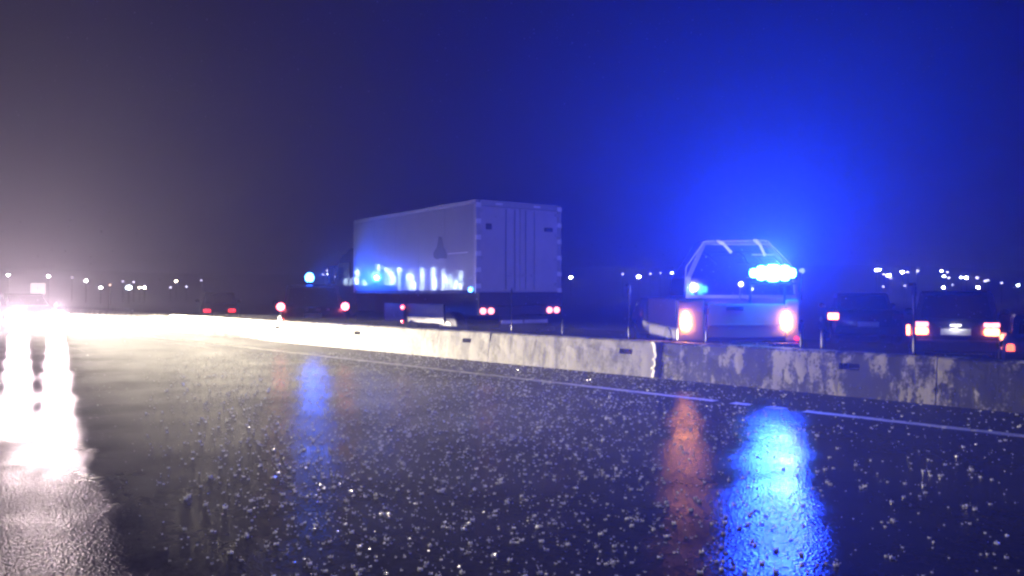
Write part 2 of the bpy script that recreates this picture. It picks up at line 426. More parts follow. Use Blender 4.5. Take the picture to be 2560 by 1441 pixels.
bx_far = box(J0 + k * SEG, 330, -0.38, -0.02, 0, HB); obj('barrier_segment', bx_far, M['concrete'], bar)
# rough pale mortar smeared over the joint between the clean and the stained segment
bm = bmesh.new(); rg = random.Random(11)
prev = None
for i in range(13):
    z = 0.01 + (HB - 0.02) * i / 12
    y = -0.07 * z / HB + 0.006
    l, r_ = J0 + 0.16 + rg.uniform(-0.05, 0.06), J0 + 0.012 + rg.uniform(-0.004, 0.02)
    cur = [bm.verts.new((l, y - 0.008, z)), bm.verts.new(((l + r_) / 2, y + 0.016 + rg.uniform(-0.006, 0.006), z)), bm.verts.new((r_, y - 0.006, z))]
    if prev:
        for q in (0, 1): bm.faces.new((prev[q], prev[q + 1], cur[q + 1], cur[q]))
    prev = cur
obj('mortar_patch', bm, M['mortar'], bar)

# ================================================================== VEHICLES
def wheel(root, x, y, r, w, rim=None):
    bm = bmesh.new(); tube(bm, (x - w / 2, y, r), (x + w / 2, y, r), r, n=20)
    bmesh.ops.bevel(bm, geom=[e for e in bm.edges if abs(e.verts[0].co.x - e.verts[1].co.x) < 1e-4], offset=0.025, segments=2, affect='EDGES')
    wh = obj('wheel', bm, M['rubber'], root)
    bm = bmesh.new(); sx = 1 if x > 0 else -1
    tube(bm, (x + sx * (w / 2 - 0.02), y, r), (x + sx * (w / 2 + 0.012), y, r), r * 0.62, r * 0.5, 14)
    obj('rim', bm, rim or M['galv'], wh)

def car(name, label, cat, loc, heading, Lg, Wd, H, paint, rear=None, front=None, belt=None, style='hatch', group=None, plate_z=0.5, mirrors=True, lamp_x=None, lamp_z=None):
    """root at the ground under the rear bumper's middle, front along +y"""
    root = thing(name, label, cat, loc, heading, group)
    hw = Wd / 2; belt = belt or H * 0.60
    zb = 0.22
    hood = belt - 0.08
    ov = 0.0
    if style == 'sedan':
        st = [(0.0, hw * 0.86, zb + 0.12, belt - 0.10), (0.08, hw * 0.95, zb + 0.03, belt), (0.9, hw, zb, belt + 0.01), (Lg * 0.5, hw, zb, belt), (Lg * 0.72, hw, zb, belt - 0.02), (Lg - 0.5, hw * 0.95, zb, hood - 0.06), (Lg - 0.1, hw * 0.85, zb + 0.05, hood - 0.18), (Lg, hw * 0.74, zb + 0.16, hood - 0.28)]
        cab = [(0.75, hw * 0.80, 0.0), (1.35, hw * 0.74, 1.0), (Lg * 0.58, hw * 0.74, 1.0), (Lg * 0.74, hw * 0.80, 0.0)]
    else:
        st = [(0.0, hw * 0.88, zb + 0.12, belt - 0.06), (0.08, hw * 0.96, zb + 0.03, belt), (0.7, hw, zb, belt), (Lg * 0.5, hw, zb, belt), (Lg * 0.70, hw, zb, belt - 0.02), (Lg - 0.5, hw * 0.95, zb, hood - 0.04), (Lg - 0.1, hw * 0.86, zb + 0.05, hood - 0.15), (Lg, hw * 0.76, zb + 0.16, hood - 0.26)]
        cab = [(0.06, hw * 0.86, 0.0), (0.38, hw * 0.76, 1.0), (Lg * 0.56, hw * 0.75, 1.0), (Lg * 0.75, hw * 0.82, 0.0)]
    bm = bmesh.new(); loft(bm, [section(y, w, a, b, w * 0.93, 0.1) for y, w, a, b in st])
    body = obj('body', bm, paint, root, smooth=True)
    # greenhouse: four corner rails of a trapezoid prism, dark glass set in painted pillars
    (y0, w0, _), (y1, w1, _), (y2, w2, _), (y3, w3, _) = cab
    zt = H; zbv = belt - 0.03
    B = [Vector((-w0, y0, zbv)), Vector((w0, y0, zbv)), Vector((w3, y3, zbv)), Vector((-w3, y3, zbv))]
    T = [Vector((-w1, y1, zt - 0.05)), Vector((w1, y1, zt - 0.05)), Vector((w2, y2, zt - 0.05)), Vector((-w2, y2, zt - 0.05))]
    bm = bmesh.new()
    mid = [Vector((p.x * 0.93, p.y + (0.06 if i < 2 else -0.06), zt)) for i, p in enumerate(T)]
    loft(bm, [B, T, mid]); cabin = obj('cabin', bm, paint, root)
    def win(nm, a, b, c, d, inset=0.07):
        ctr = (a + b + c + d) / 4
        pts = [p + (ctr - p).normalized() * inset * 1.5 for p in (a, b, c, d)]
        nrm = (pts[1] - pts[0]).cross(pts[2] - pts[0]).normalized()
        if nrm.dot(ctr - Vector((0, (y0 + y3) / 2, (zbv + zt) / 2))) < 0: pts.reverse(); nrm = -nrm
        obj(nm, plate([p + nrm * 0.006 for p in pts], 0.012), M['glass'], root)
    win('rear_window', B[0], B[1], T[1], T[0])
    win('windscreen', B[3], B[2], T[2], T[3])
    for i, jn in ((1, 2), (0, 3)):
        bm_, tm_ = (B[i] + B[jn]) / 2, (T[i] + T[jn]) / 2
        win('side_window', B[i], bm_, tm_, T[i]); win('side_window', bm_, B[jn], T[jn], tm_)
    for yy in (0.72, Lg - 0.78):
        for sx in (-1, 1): wheel(root, sx * (hw - 0.10), yy, 0.31, 0.2)
    obj('rear_bumper', box(-hw * 0.93, hw * 0.93, -0.07, 0.06, 0.28, 0.50, 0.03), M['black'] if paint is not M['white_paint'] else paint, root)
    obj('front_bumper', box(-hw * 0.84, hw * 0.84, Lg - 0.04, Lg + 0.06, 0.26, 0.48, 0.03), M['black'], root)
    obj('number_plate', box(-0.25, 0.25, -0.088, -0.074 if plate_z < 0.5 else -0.01, plate_z - 0.06, plate_z + 0.06, 0.004), M['plate'], root)
    if mirrors:
        for sx in (-1, 1):
            bm = bmesh.new(); ball(bm, (sx * (hw + 0.09), y3 - 0.25, belt + 0.08), 0.10, 0.06, 0.075)
            tube(bm, (sx * (hw - 0.03), y3 - 0.25, belt + 0.0), (sx * (hw + 0.06), y3 - 0.25, belt + 0.05), 0.02)
            obj('door_mirror', bm, paint, root, smooth=True)
    return root

def tail_light(root, x, z, w, h, lit, y=-0.03, d=0.10, bev=0.03, power=None, col=(1, 0.06, 0.05), name='tail_light'):
    o = obj(name, box(x - w / 2, x + w / 2, y - d / 2, y + d / 2, z - h / 2, z + h / 2, min(bev, w * 0.4, h * 0.4)), lit, root)
    if power: lamp('POINT', 'tail_lamp', root, (x, y - d / 2 - 0.06, z), power, col, 0.04)
    return o
def round_light(root, x, z, r, lit, y=-0.02, power=None, col=(1, 0.06, 0.05), name='tail_light'):
    bm = bmesh.new(); tube(bm, (x, y + 0.03, z), (x, y - 0.03, z), r, r * 0.92, 18)
    o = obj(name, bm, lit, root)
    if power: lamp('POINT', 'tail_lamp', root, (x, y - 0.09, z), power, col, 0.04)
    return o

# ---- box truck with wet white box body -----------------------------------------------------------
HT = R(35.4)
A_corner = P(1190, 700, 18.4); A_corner.z = 0
rdir = Vector((math.cos(HT), math.sin(HT), 0)); hdir = Vector((-math.sin(HT), math.cos(HT), 0))
WT, LT, ZT0, ZT1 = 2.5, 6.75, 1.405, 3.55
truck_loc = A_corner + rdir * (WT / 2)
t = thing('box_truck', 'tall pale box truck with wet smeared sides and four red tail lights', 'truck', truck_loc, HT)
hw = WT / 2
obj('box_body', box(-hw + 0.03, hw - 0.03, 0.05, LT - 0.03, ZT0, ZT1 - 0.04), M['box_rear'], t)
# side skins in panels with fine seams
for sx in (-1, 1):
    npan = 5
    for i in range(npan):
        y0 = 0.10 + (LT - 0.2) * i / npan; y1 = 0.10 + (LT - 0.2) * (i + 1) / npan - 0.006
        x0, x1 = (-hw, -hw + 0.03) if sx < 0 else (hw - 0.03, hw)
        obj('side_panel', box(x0, x1, y0, y1, ZT0 + 0.05, ZT1 - 0.10, 0.003), M['box_side'], t)
    xo = sx * hw
    obj('top_rail', box(min(xo, xo - sx * 0.05), max(xo, xo - sx * 0.05) + 0.0, 0.02, LT, ZT1 - 0.095, ZT1 - 0.005, 0.008), M['rail'], t)
    obj('bottom_rail', box(min(xo, xo - sx * 0.05), max(xo, xo - sx * 0.05), 0.02, LT, ZT0 - 0.04, ZT0 + 0.045, 0.008), M['rail'] if sx > 0 else M['chassis'], t)
    for yy in (0.0, LT - 0.10):
        obj('corner_post', box(min(xo + sx * 0.004, xo - sx * 0.10), max(xo + sx * 0.004, xo - sx * 0.10), yy - 0.01, yy + 0.098, ZT0 - 0.02, ZT1 - 0.1, 0.01), M['rail'] if yy < 1 else M['box_rear'], t)
obj('roof', box(-hw + 0.055, hw - 0.055, 0.03, LT - 0.02, ZT1 - 0.04, ZT1 - 0.002, 0.006), M['box_rear'], t)
obj('rear_header', box(-hw + 0.102, hw - 0.102, -0.012, 0.06, ZT1 - 0.15, ZT1 - 0.006, 0.008), M['rail'], t)
obj('rear_door', box(-hw + 0.105, -0.006, 0.0, 0.05, ZT0 + 0.02, ZT1 - 0.155, 0.006), M['box_rear'], t)
obj('rear_door', box(0.006, hw - 0.105, 0.0, 0.05, ZT0 + 0.02, ZT1 - 0.155, 0.006), M['box_rear'], t)
for x in (-0.42, -0.16, 0.16, 0.42):                            # lock rods with handles
    bm = bmesh.new(); tube(bm, (x, -0.03, ZT0 + 0.06), (x, -0.03, ZT1 - 0.2), 0.011, n=8); rod = obj('lock_rod', bm, M['rail'], t)
    obj('rod_handle', box(x - 0.015, x + 0.2 * (1 if x < 0 else -1) * 0.5 + 0.015, -0.052, -0.03, 1.78, 1.82, 0.005) if x < 0 else box(x - 0.115, x + 0.015, -0.052, -0.03, 1.78, 1.82, 0.005), M['rail'], rod)
for sx in (-1, 1):
    for z in (1.6, 2.2, 2.8, 3.3): obj('door_hinge', box(sx * (hw - 0.14) - 0.05, sx * (hw - 0.14) + 0.05, -0.02, -0.001, z - 0.035, z + 0.035, 0.006), M['rail'], t)
for sx in (-1, 1):                                              # reflective blocks down both rear posts
    for i in range(6):
        z = 3.42 - i * 0.375 if sx < 0 else 3.45 - i * 0.40
        bmz = box(sx * (hw - 0.055) - 0.07, sx * (hw - 0.055) + 0.07, -0.024, -0.0115, z - 0.055, z + 0.055, 0.004)
        obj('reflector_block', bmz, M['tape'], t)
for x, z in ((-0.62, 0), (0.5, 0)):
    obj('reflector_block', box(x - 0.1, x + 0.1, -0.022, -0.0125, ZT1 - 0.11, ZT1 - 0.06, 0.004), M['tape'], t)
obj('door_vent', box(-hw + 0.27, -hw + 0.43, -0.014, -0.001, 2.86, 3.0, 0.004), M['dark_print'], t)
obj('door_vent', box(hw - 0.52, hw - 0.26, -0.014, -0.001, 2.88, 2.98, 0.004), M['dark_print'], t)
obj('tail_lift', box(-hw + 0.03, hw - 0.03, -0.10, -0.03, 1.08, 1.395, 0.012), M['chassis'], t)
obj('tail_beam', box(-hw + 0.05, hw - 0.05, -0.08, 0.06, 0.86, 1.07, 0.01), M['chassis'], t)
obj('underrun_bar', box(-0.95, 0.95, -0.12, -0.02, 0.46, 0.56, 0.012), M['chassis'], t)
for sx in (-1, 1): obj('bar_bracket', box(sx * 0.6 - 0.03, sx * 0.6 + 0.03, -0.06, -0.015, 0.55, 0.87), M['chassis'], t)
obj('chevron_plate', box(-0.64, -0.02, -0.15, -0.125, 0.66, 0.745, 0.005), M['plate'], t)
obj('chevron_plate', box(0.02, 0.72, -0.15, -0.125, 0.66, 0.745, 0.005), M['plate'], t)
obj('plate_board', box(-0.62, 0.70, -0.124, -0.121, 0.50, 0.84), M['chassis'], t)
for x in (-1.12, -0.9, 0.82, 1.04):
    round_light(t, x, 0.965, 0.078, M['tail_red'], y=-0.10, power=0.4 if abs(x) > 1 else None)
for sx in (-1, 1):
    obj('side_skirt', box(sx * (hw - 0.05) - 0.02, sx * (hw - 0.05) + 0.02, 1.5, LT - 2.0, 0.62, 1.10, 0.006), M['chassis'], t)
obj('chassis_rail', box(-0.5, 0.5, 0.1, LT + 1.7, 0.82, 1.36), M['chassis'], t)
for y in (1.35, LT + 0.95):
    for sx in (-1, 1): wheel(t, sx * (hw - 0.2), y, 0.46, 0.28, M['chassis'])
def marker(y, z, m, r=0.05):
    bm = bmesh.new(); tube(bm, (-hw - 0.06, y, z), (-hw - 0.005, y, z), r * 0.8, r, 14)
    return obj('side_marker', bm, m, t)
marker(3.55, 1.0, M['marker'], 0.062)
marker(3.55, 0.62, M['tail_dim'], 0.045)
obj('marker_stem', box(-hw - 0.02, -hw + 0.05, 3.5, 3.6, 0.55, 1.1), M['chassis'], t)
bm = bmesh.new(); tube(bm, (-hw - 0.05, 0.2, 1.46), (-hw - 0.003, 0.2, 1.46), 0.045, 0.05, 14); obj('blue_side_glint', bm, M['blue_dot'], t)  # added glowing disc for a mirrored blue glint; no lamp is fitted here
# dark smudge on the side panel
pts = [(1.28, 2.25), (1.33, 2.22), (1.62, 2.235), (1.78, 2.21), (1.94, 2.27), (1.96, 2.38), (1.86, 2.47), (1.80, 2.50), (1.74, 2.62), (1.70, 2.78), (1.55, 2.76), (1.50, 2.60), (1.46, 2.50), (1.36, 2.42)]
obj('side_print', plate([(-hw - 0.004, y, z) for y, z in pts], 0.004), M['dark_print'], t)
obj('side_strip', box(-hw - 0.008, -hw + 0.002, 0.35, 1.25, 2.32, 2.345), M['tape'], t)
# cab
bm = bmesh.new()
loft(bm, [section(LT + 0.12, 1.12, 0.85, 2.75, 1.0, 0.15), section(LT + 0.9, 1.15, 0.6, 2.78, 1.02, 0.15), section(LT + 1.5, 1.15, 0.5, 2.6, 1.0, 0.15), section(LT + 1.95, 1.12, 0.45, 1.7, 1.06, 0.12)])
obj('cab', bm, M['dark_paint'], t, smooth=False)
obj('windscreen', plate([(-0.95, LT + 1.915, 1.8), (0.95, LT + 1.915, 1.8), (0.9, LT + 1.56, 2.5), (-0.9, LT + 1.56, 2.5)], 0.01), M['glass'], t)
for sx in (-1, 1):
    obj('side_window', box(sx * 1.13 - 0.01, sx * 1.13 + 0.015, LT + 0.55, LT + 1.35, 1.65, 2.3, 0.01), M['glass'], t)
    bm = bmesh.new(); bx(bm, sx * 1.30 - 0.1, sx * 1.30 + 0.1, LT + 1.55, LT + 1.62, 1.65, 2.2, 0.02); tube(bm, (sx * 1.1, LT + 1.5, 2.25), (sx * 1.3, LT + 1.58, 2.15), 0.02)
    obj('door_mirror', bm, M['black'], t)

# ---- recovery pickup with the blue light bar ------------------------------------------------------
ZP = 13.7
px_l = (1690 - CX) / F * ZP; px_r = (2004 - CX) / F * ZP
pw = px_r - px_l; hp = pw / 2
p = thing('pickup_truck', 'white tall cab pickup with a blazing blue light bar behind its cab', 'pickup truck', ((px_l + px_r) / 2, ZP, 0), R(1.5))
def pz(y, Z=ZP): return EYE - (y - HY) / F * Z
def pxl(x, Z=ZP): return (x - CX) / F * Z - (px_l + px_r) / 2
BT = 1.30                                                      # top of the load bed
obj('bed_side', box(-hp, -hp + 0.09, 0.05, 2.5, 0.78, BT, 0.035), M['grey_paint'], p)
obj('bed_side', box(hp - 0.09, hp, 0.05, 2.5, 0.78, BT, 0.035), M['grey_paint'], p)
for a, b in ((-hp + 0.03, -hp + 0.12), (hp - 0.12, hp - 0.03)): obj('shade_strip', box(a, b, 0.06, 2.5, 0.5, 0.778), M['black'], p)  # added black strips: shade put in where the beam strikes the lower bed
obj('bed_floor', box(-hp + 0.122, hp - 0.122, 0.082, 2.41, 0.56, 0.72), M['black'], p)
obj('bed_headboard', box(-hp + 0.09, hp - 0.09, 2.42, 2.5, 0.72, BT - 0.06, 0.01), M['black'], p)
tg = obj('tailgate', box(-hp + 0.50, hp - 0.27, 0.0, 0.07, 0.62, BT - 0.10, 0.02), M['white_paint'], p)
obj('tailgate_handle', box(pxl(1815), pxl(1858), -0.02, 0.001, pz(777), pz(767), 0.008), M['black'], tg)
obj('tailgate_crease', box(-hp + 0.56, hp - 0.33, -0.012, 0.001, pz(815), pz(810), 0.004), M['white_paint'], tg)
for a, b in ((-hp + 0.02, -hp + 0.485), (hp - 0.255, hp - 0.02)):
    obj('rear_corner', box(a, b, 0.0, 0.08, 0.55, BT - 0.03, 0.03), M['white_paint'], p)
obj('rear_bumper', box(-hp + 0.02, hp - 0.02, -0.16, 0.0, 0.36, 0.54, 0.03), M['steel'], p)
obj('number_plate', box(-0.02, 0.46, -0.175, -0.162, 0.40, 0.51, 0.004), M['plate'], p)
def bulb_light(cx, cz, mt):
    """tall lamp, narrow at the top and full below"""
    bm = bmesh.new(); rings = []
    for z, w in ((-0.14, 0.04), (-0.11, 0.07), (-0.05, 0.082), (0.03, 0.07), (0.08, 0.05), (0.12, 0.045), (0.14, 0.025)):
        rings.append([Vector((cx + w * c_, -0.045 if abs(c_) < 1 else -0.005, cz + z)) for c_ in (-1, -0.6, 0.6, 1)] + [Vector((cx + w, 0.01, cz + z)), Vector((cx - w, 0.01, cz + z))])
    loft(bm, rings); return obj('tail_light', bm, mt, p, smooth=True)
for x in (1713, 1967):
    bulb_light(pxl(x), pz(803), M['tail_amber'])
    pass
round_light(p, pxl(1992), pz(847), 0.035, M['tail_dim'], y=-0.01, name='corner_reflector')
for y in (0.75, 4.3):
    for sx in (-1, 1): wheel(p, sx * (hp - 0.14), y, 0.40, 0.26)
# cab
CZ0, CZ1 = 1.28, EYE - (599 - HY) / F * (ZP + 2.7)
bm = bmesh.new()
loft(bm, [section(2.56, hp - 0.06, 0.55, CZ0, hp - 0.1, 0.06), section(3.9, hp - 0.05, 0.5, CZ0, hp - 0.1, 0.06), section(4.6, hp - 0.08, 0.5, CZ0 - 0.05, hp - 0.15, 0.1), section(5.2, hp - 0.16, 0.55, CZ0 - 0.2, hp - 0.26, 0.12)])
obj('body', bm, M['navy_paint'], p, smooth=True)
Zc = ZP + 2.6
cxl, cxr = pxl(1722, Zc), pxl(2008, Zc)
tl, tr = pxl(1768, Zc), pxl(1935, Zc)
B = [Vector((cxl, 2.6, CZ0 - 0.02)), Vector((cxr, 2.6, CZ0 - 0.02)), Vector((cxr - 0.05, 4.35, CZ0 - 0.02)), Vector((cxl + 0.05, 4.35, CZ0 - 0.02))]
Mi = [Vector((cxl + 0.02, 2.62, CZ0 + 0.42)), Vector((cxr - 0.02, 2.62, CZ0 + 0.42)), Vector((cxr - 0.07, 4.15, CZ0 + 0.42)), Vector((cxl + 0.07, 4.15, CZ0 + 0.42))]
T = [Vector((tl, 2.75, CZ1 - 0.05)), Vector((tr, 2.75, CZ1 - 0.05)), Vector((tr - 0.08, 3.75, CZ1 - 0.05)), Vector((tl + 0.08, 3.75, CZ1 - 0.05))]
T2 = [Vector((tl + 0.1, 2.82, CZ1)), Vector((tr - 0.1, 2.82, CZ1)), Vector((tr - 0.16, 3.68, CZ1)), Vector((tl + 0.16, 3.68, CZ1))]
bm = bmesh.new(); loft(bm, [B, Mi, T, T2]); obj('cabin', bm, M['grey_paint'], p)
def shrink(pts, d, off):
    c = sum(pts, Vector()) / len(pts); q = [v + (c - v).normalized() * d for v in pts]
    return [v + Vector(off) for v in q]
obj('rear_window', plate(shrink([B[0] * 0.9 + Mi[0] * 0.1, B[1] * 0.9 + Mi[1] * 0.1, Mi[1], T[1], T[0], Mi[0]], 0.1, (0, -0.02, 0)), 0.012), M['glass'], p)
obj('windscreen', plate(shrink([Mi[2], Mi[3], T[3], T[2]], 0.08, (0, 0.02, 0.01)), 0.012), M['glass'], p)
for i, jn, sx in ((1, 2, 1), (0, 3, -1)):
    pts = [B[i] + Vector((0, 0.1, 0.06)), B[jn] + Vector((0, -0.1, 0.06)), Mi[jn], Mi[i]]
    if sx < 0: pts.reverse()
    obj('side_window', plate(shrink(pts, 0.06, (sx * 0.02, 0, 0)), 0.012), M['glass'], p)
# tubular rack over the load bed, caught by the blue light
bm = bmesh.new()
def rk(a, b, r=0.022, Za=ZP + 2.2, Zb=None):
    Zb = Zb or Za
    pa, pb = P(a[0], a[1], Za), P(b[0], b[1], Zb)
    o_ = Vector(((px_l + px_r) / 2, ZP, 0))
    tube(bm, pa - o_, pb - o_, r, n=10)
rk((1768, 604), (1925, 601), 0.013); rk((1790, 612), (1935, 611), 0.009)
rk((1768, 604), (1722, 668), 0.012)
rk((1925, 601), (1988, 664), 0.018); rk((1945, 637), (1888, 637), 0.015)
rk((1722, 668), (1718, 730), 0.012); rk((1988, 664), (1996, 735), 0.014)
obj('bed_rack', bm, M['rack_paint'], p)
for a, m_, b in (((1802, 603), (1816, 610), (1834, 630)), ((1896, 601), (1908, 611), (1920, 637))):
    bm = bmesh.new(); rk(a, m_, 0.036, ZP + 2.16); rk(m_, b, 0.03, ZP + 2.16); 
    for q in (a, m_, b):
        pa = P(q[0], q[1], ZP + 2.16) - Vector(((px_l + px_r) / 2, ZP, 0)); ball(bm, pa, 0.034)
    obj('rack_brace', bm, M['tape'], p, smooth=True)
# light bar on a stalk at the front of the bed
Zb = ZP - 0.16
lc = P(1933, 683, Zb) - Vector(((px_l + px_r) / 2, ZP, 0))
bm = bmesh.new()
for x0_, w_, h_ in ((-0.335, 0.09, 0.075), (-0.20, 0.15, 0.125), (0.0, 0.22, 0.15), (0.20, 0.15, 0.135), (0.325, 0.08, 0.085)):
    bmm = bmesh.new(); rings = []
    for f, q in ((-1, 0.55), (-0.8, 0.9), (0, 1.0), (0.8, 0.9), (1, 0.55)):
        rings.append([Vector((lc.x + x0_ + f * w_ * 0.48, lc.y + 0.11 * q * math.cos(a), lc.z + h_ * q * math.sin(a))) for a in [2 * math.pi * k / 12 for k in range(12)]])
    loft(bmm, rings); obj('light_module', bmm, M['blue_bar'], p, smooth=True)
obj('light_bar_base', box(lc.x - 0.4, lc.x + 0.4, lc.y - 0.02, lc.y + 0.02, lc.z - 0.20, lc.z - 0.162, 0.01), M['black'], p)
for sx in (-0.3, 0.3):
    bm = bmesh.new(); tube(bm, (lc.x + sx, 0.12, BT - 0.11), (lc.x + sx, 0.10, lc.z - 0.19), 0.022); tube(bm, (lc.x + sx, 0.10, lc.z - 0.19), (lc.x + sx, lc.y, lc.z - 0.19), 0.018); obj('light_bar_bracket', bm, M['black'], p)
for nm, q, r_ in (('work_light', (1855, 711), 0.05), ('work_light', (1882, 723), 0.03), ('work_light', (2010, 677), 0.045)):
    v = P(q[0], q[1], ZP + 1.0) - Vector(((px_l + px_r) / 2, ZP, 0))
    bm = bmesh.new(); tube(bm, v + Vector((0, 0.04, 0)), v - Vector((0, 0.04, 0)), r_ * 0.8, r_, 12)
    wl_ = obj(nm, bm, M['tape'], p)
    bm = bmesh.new(); tube(bm, v + Vector((0, 0.03, 0)), (v.x, v.y + 0.03, BT - 0.05), 0.012); obj('light_stem', bm, M['black'], wl_)
# tall door mirrors on the near side
for q0, q1, w in (((1722, 655), (1723, 702), 0.055), ((1741, 660), (1741, 702), 0.035), ((1767, 664), (1766, 688), 0.03)):
    a = P(q0[0], q0[1], ZP + 3.6) - Vector(((px_l + px_r) / 2, ZP, 0)); b = P(q1[0], q1[1], ZP + 3.6) - Vector(((px_l + px_r) / 2, ZP, 0))
    bm = bmesh.new(); ball(bm, (a + b) / 2, w, 0.03, (a.z - b.z) / 2, 14, 10)
    mr_ = obj('door_mirror', bm, M['steel'], p, smooth=True)
    bm = bmesh.new(); tube(bm, (a + b) / 2, ((a + b) / 2).lerp(Vector((cxl + 0.05, 4.1, CZ0 + 0.1)), 1.0), 0.012); obj('mirror_arm', bm, M['black'], mr_)
bl = lamp('SPOT', 'light_bar_lamp', p, lc + Vector((0, -0.17, 0.04)), BLUE_BAR_POWER, (0.010, 0.040, 1.0), 0.12, spot=R(170), blend=1.0, direction=(-0.65, -0.70, 1.12))

lamp('SPOT', 'light_bar_front_lamp', p, lc + Vector((0, 0.17, 0.03)), 650.0, (0.24, 0.19, 1.0), 0.08, spot=R(165), blend=0.8, direction=(-0.35, 1, 0.45))

# ---- police van far ahead with round beacon ------------------------------------------------------
ZV = 23.2
v0 = P(783, 731, ZV); v0.z = 0
pv = car('police_van', 'dark police van with one blue roof beacon and round red tail lights', 'van', v0, R(16), 4.6, 1.95, 1.62, M['dark_paint'], belt=0.98, plate_z=0.72)
for sx, px_ in ((-1, 708), (1, 858)):
    x = (px_ - 783) / F * ZV / math.cos(R(16))
    round_light(pv, x, EYE - 36 / F * ZV, 0.115, M['tail_strong'], y=-0.07)
round_light(pv, (708 - 783) / F * ZV, EYE - 68 / F * ZV, 0.05, M['tail_dim'], y=-0.09, name='bumper_reflector')
bm = bmesh.new(); bc = Vector((-0.08, 0.7, EYE + 36 / F * 24.0))
ball(bm, bc, 0.13, 0.13, 0.15, 16, 10); obj('beacon', bm, M['blue_dot'], pv, smooth=True)
bm = bmesh.new(); tube(bm, (bc.x, bc.y, 1.58), (bc.x, bc.y, bc.z - 0.12), 0.12, 0.1, 14); obj('beacon_base', bm, M['black'], pv)
bdir = Matrix.Rotation(R(-16), 3, 'Z') @ Vector((4.6, -3.4, 0.4))      # the rotating beam happens to sweep the side of the truck
lamp('SPOT', 'beacon_lamp', pv, bc + Vector((0.12, -0.14, 0.02)), BLUE_BEACON_POWER, (0.01, 0.09, 1.0), 0.08, spot=R(100), blend=1.0, direction=bdir)
lamp('POINT', 'beacon_glow', pv, bc + Vector((0, -0.22, 0.05)), 10.0, (0.01, 0.09, 1.0), 0.1)
obj('bumper_strip', box(-0.35, 0.78, -0.09, -0.071, 0.40, 0.43, 0.004), M['tape'], pv)
for x, w in ((-0.18, 0.07), (0.14, 0.13), (0.42, 0.09)):
    obj('rear_sticker', box(x - w / 2, x + w / 2, -0.014, 0.01, 0.86, 0.93, 0.004), M['tape'], pv)

# ---- small car further up the road ----------------------------------------------------------------
ZS = 34.0
v0 = P(549, 731, ZS); v0.z = 0
fc = car('hatchback', 'small dark car far up the road with two faint red lights', 'car', v0, R(21), 3.6, 1.6, 1.40, M['dark_paint'], belt=0.92)
for sx in (-1, 1): tail_light(fc, sx * 0.50, EYE - 46 / F * ZS, 0.28, 0.13, M['tail_dim'], y=-0.06)

# ---- dark hatchback on the right --------------------------------------------------------------------
ZH = 15.0
v0 = P(2389, 731, ZH); v0.z = 0
hc = car('hatchback', 'dark hatchback with a glowing white plate beyond the stained barrier', 'car', v0, R(-29), 3.7, 1.62, 1.42, M['dark_paint'], belt=0.90, plate_z=0.655)
zl = EYE - 90 / F * ZH
for sx in (-1, 1):
    tail_light(hc, sx * 0.58, zl + 0.07, 0.26, 0.085, M['tail_red'], y=-0.03, bev=0.03)
    tail_light(hc, sx * 0.58, zl - 0.06, 0.25, 0.14, M['tail_orange'], y=-0.03, bev=0.05, power=1.0, col=(1, 0.2, 0.08))
tail_light(hc, -0.80, zl - 0.05, 0.06, 0.20, M['tail_orange'], y=0.02)
obj('plate_light', box(-0.10, 0.10, -0.05, 0.0, 0.76, 0.80, 0.01), M['tape'], hc)
obj('tailgate_trim', box(-0.34, 0.34, -0.03, 0.0, 0.735, 0.75, 0.003), M['steel'], hc)
lamp('POINT', 'plate_lamp', hc, (0, -0.16, 0.80), 3.0, (1, 0.95, 0.9), 0.02)

# ---- dark saloon between pickup and hatchback --------------------------------------------------------
ZD = 21.0
v0 = P(2170, 731, ZD); v0.z = 0
dc = car('saloon_car', 'dark saloon with one amber lamp showing beside the pickup', 'car', v0, R(-18), 4.4, 1.75, 1.38, M['dark_paint'], belt=0.93, style='sedan', plate_z=0.56)
tail_light(dc, (2093 - 2170) / F * ZD / math.cos(R(18)), EYE - 60 / F * 21.3, 0.26, 0.17, M['tail_orange'], y=0.02)
tail_light(dc, 0.72, EYE - 60 / F * 21.3, 0.26, 0.17, M['lens_dark'], y=0.02)

# ---- blue car at the right edge ----------------------------------------------------------------------
ZE = 11.9
v0 = P(2668, 731, ZE); v0.z = 0
ec = car('saloon_car', 'blue car cut off by the frame behind the barrier with orange lamp', 'car', v0, R(-30), 4.0, 1.7, 1.02, M['blue_paint'], belt=0.72, style='sedan', plate_z=0.45)
tail_light(ec, -0.72, EYE - 148 / F * ZE, 0.11, 0.18, emit('orange_side_lens', (1.0, 0.12, 0.05), 4.0), y=0.0, bev=0.05)

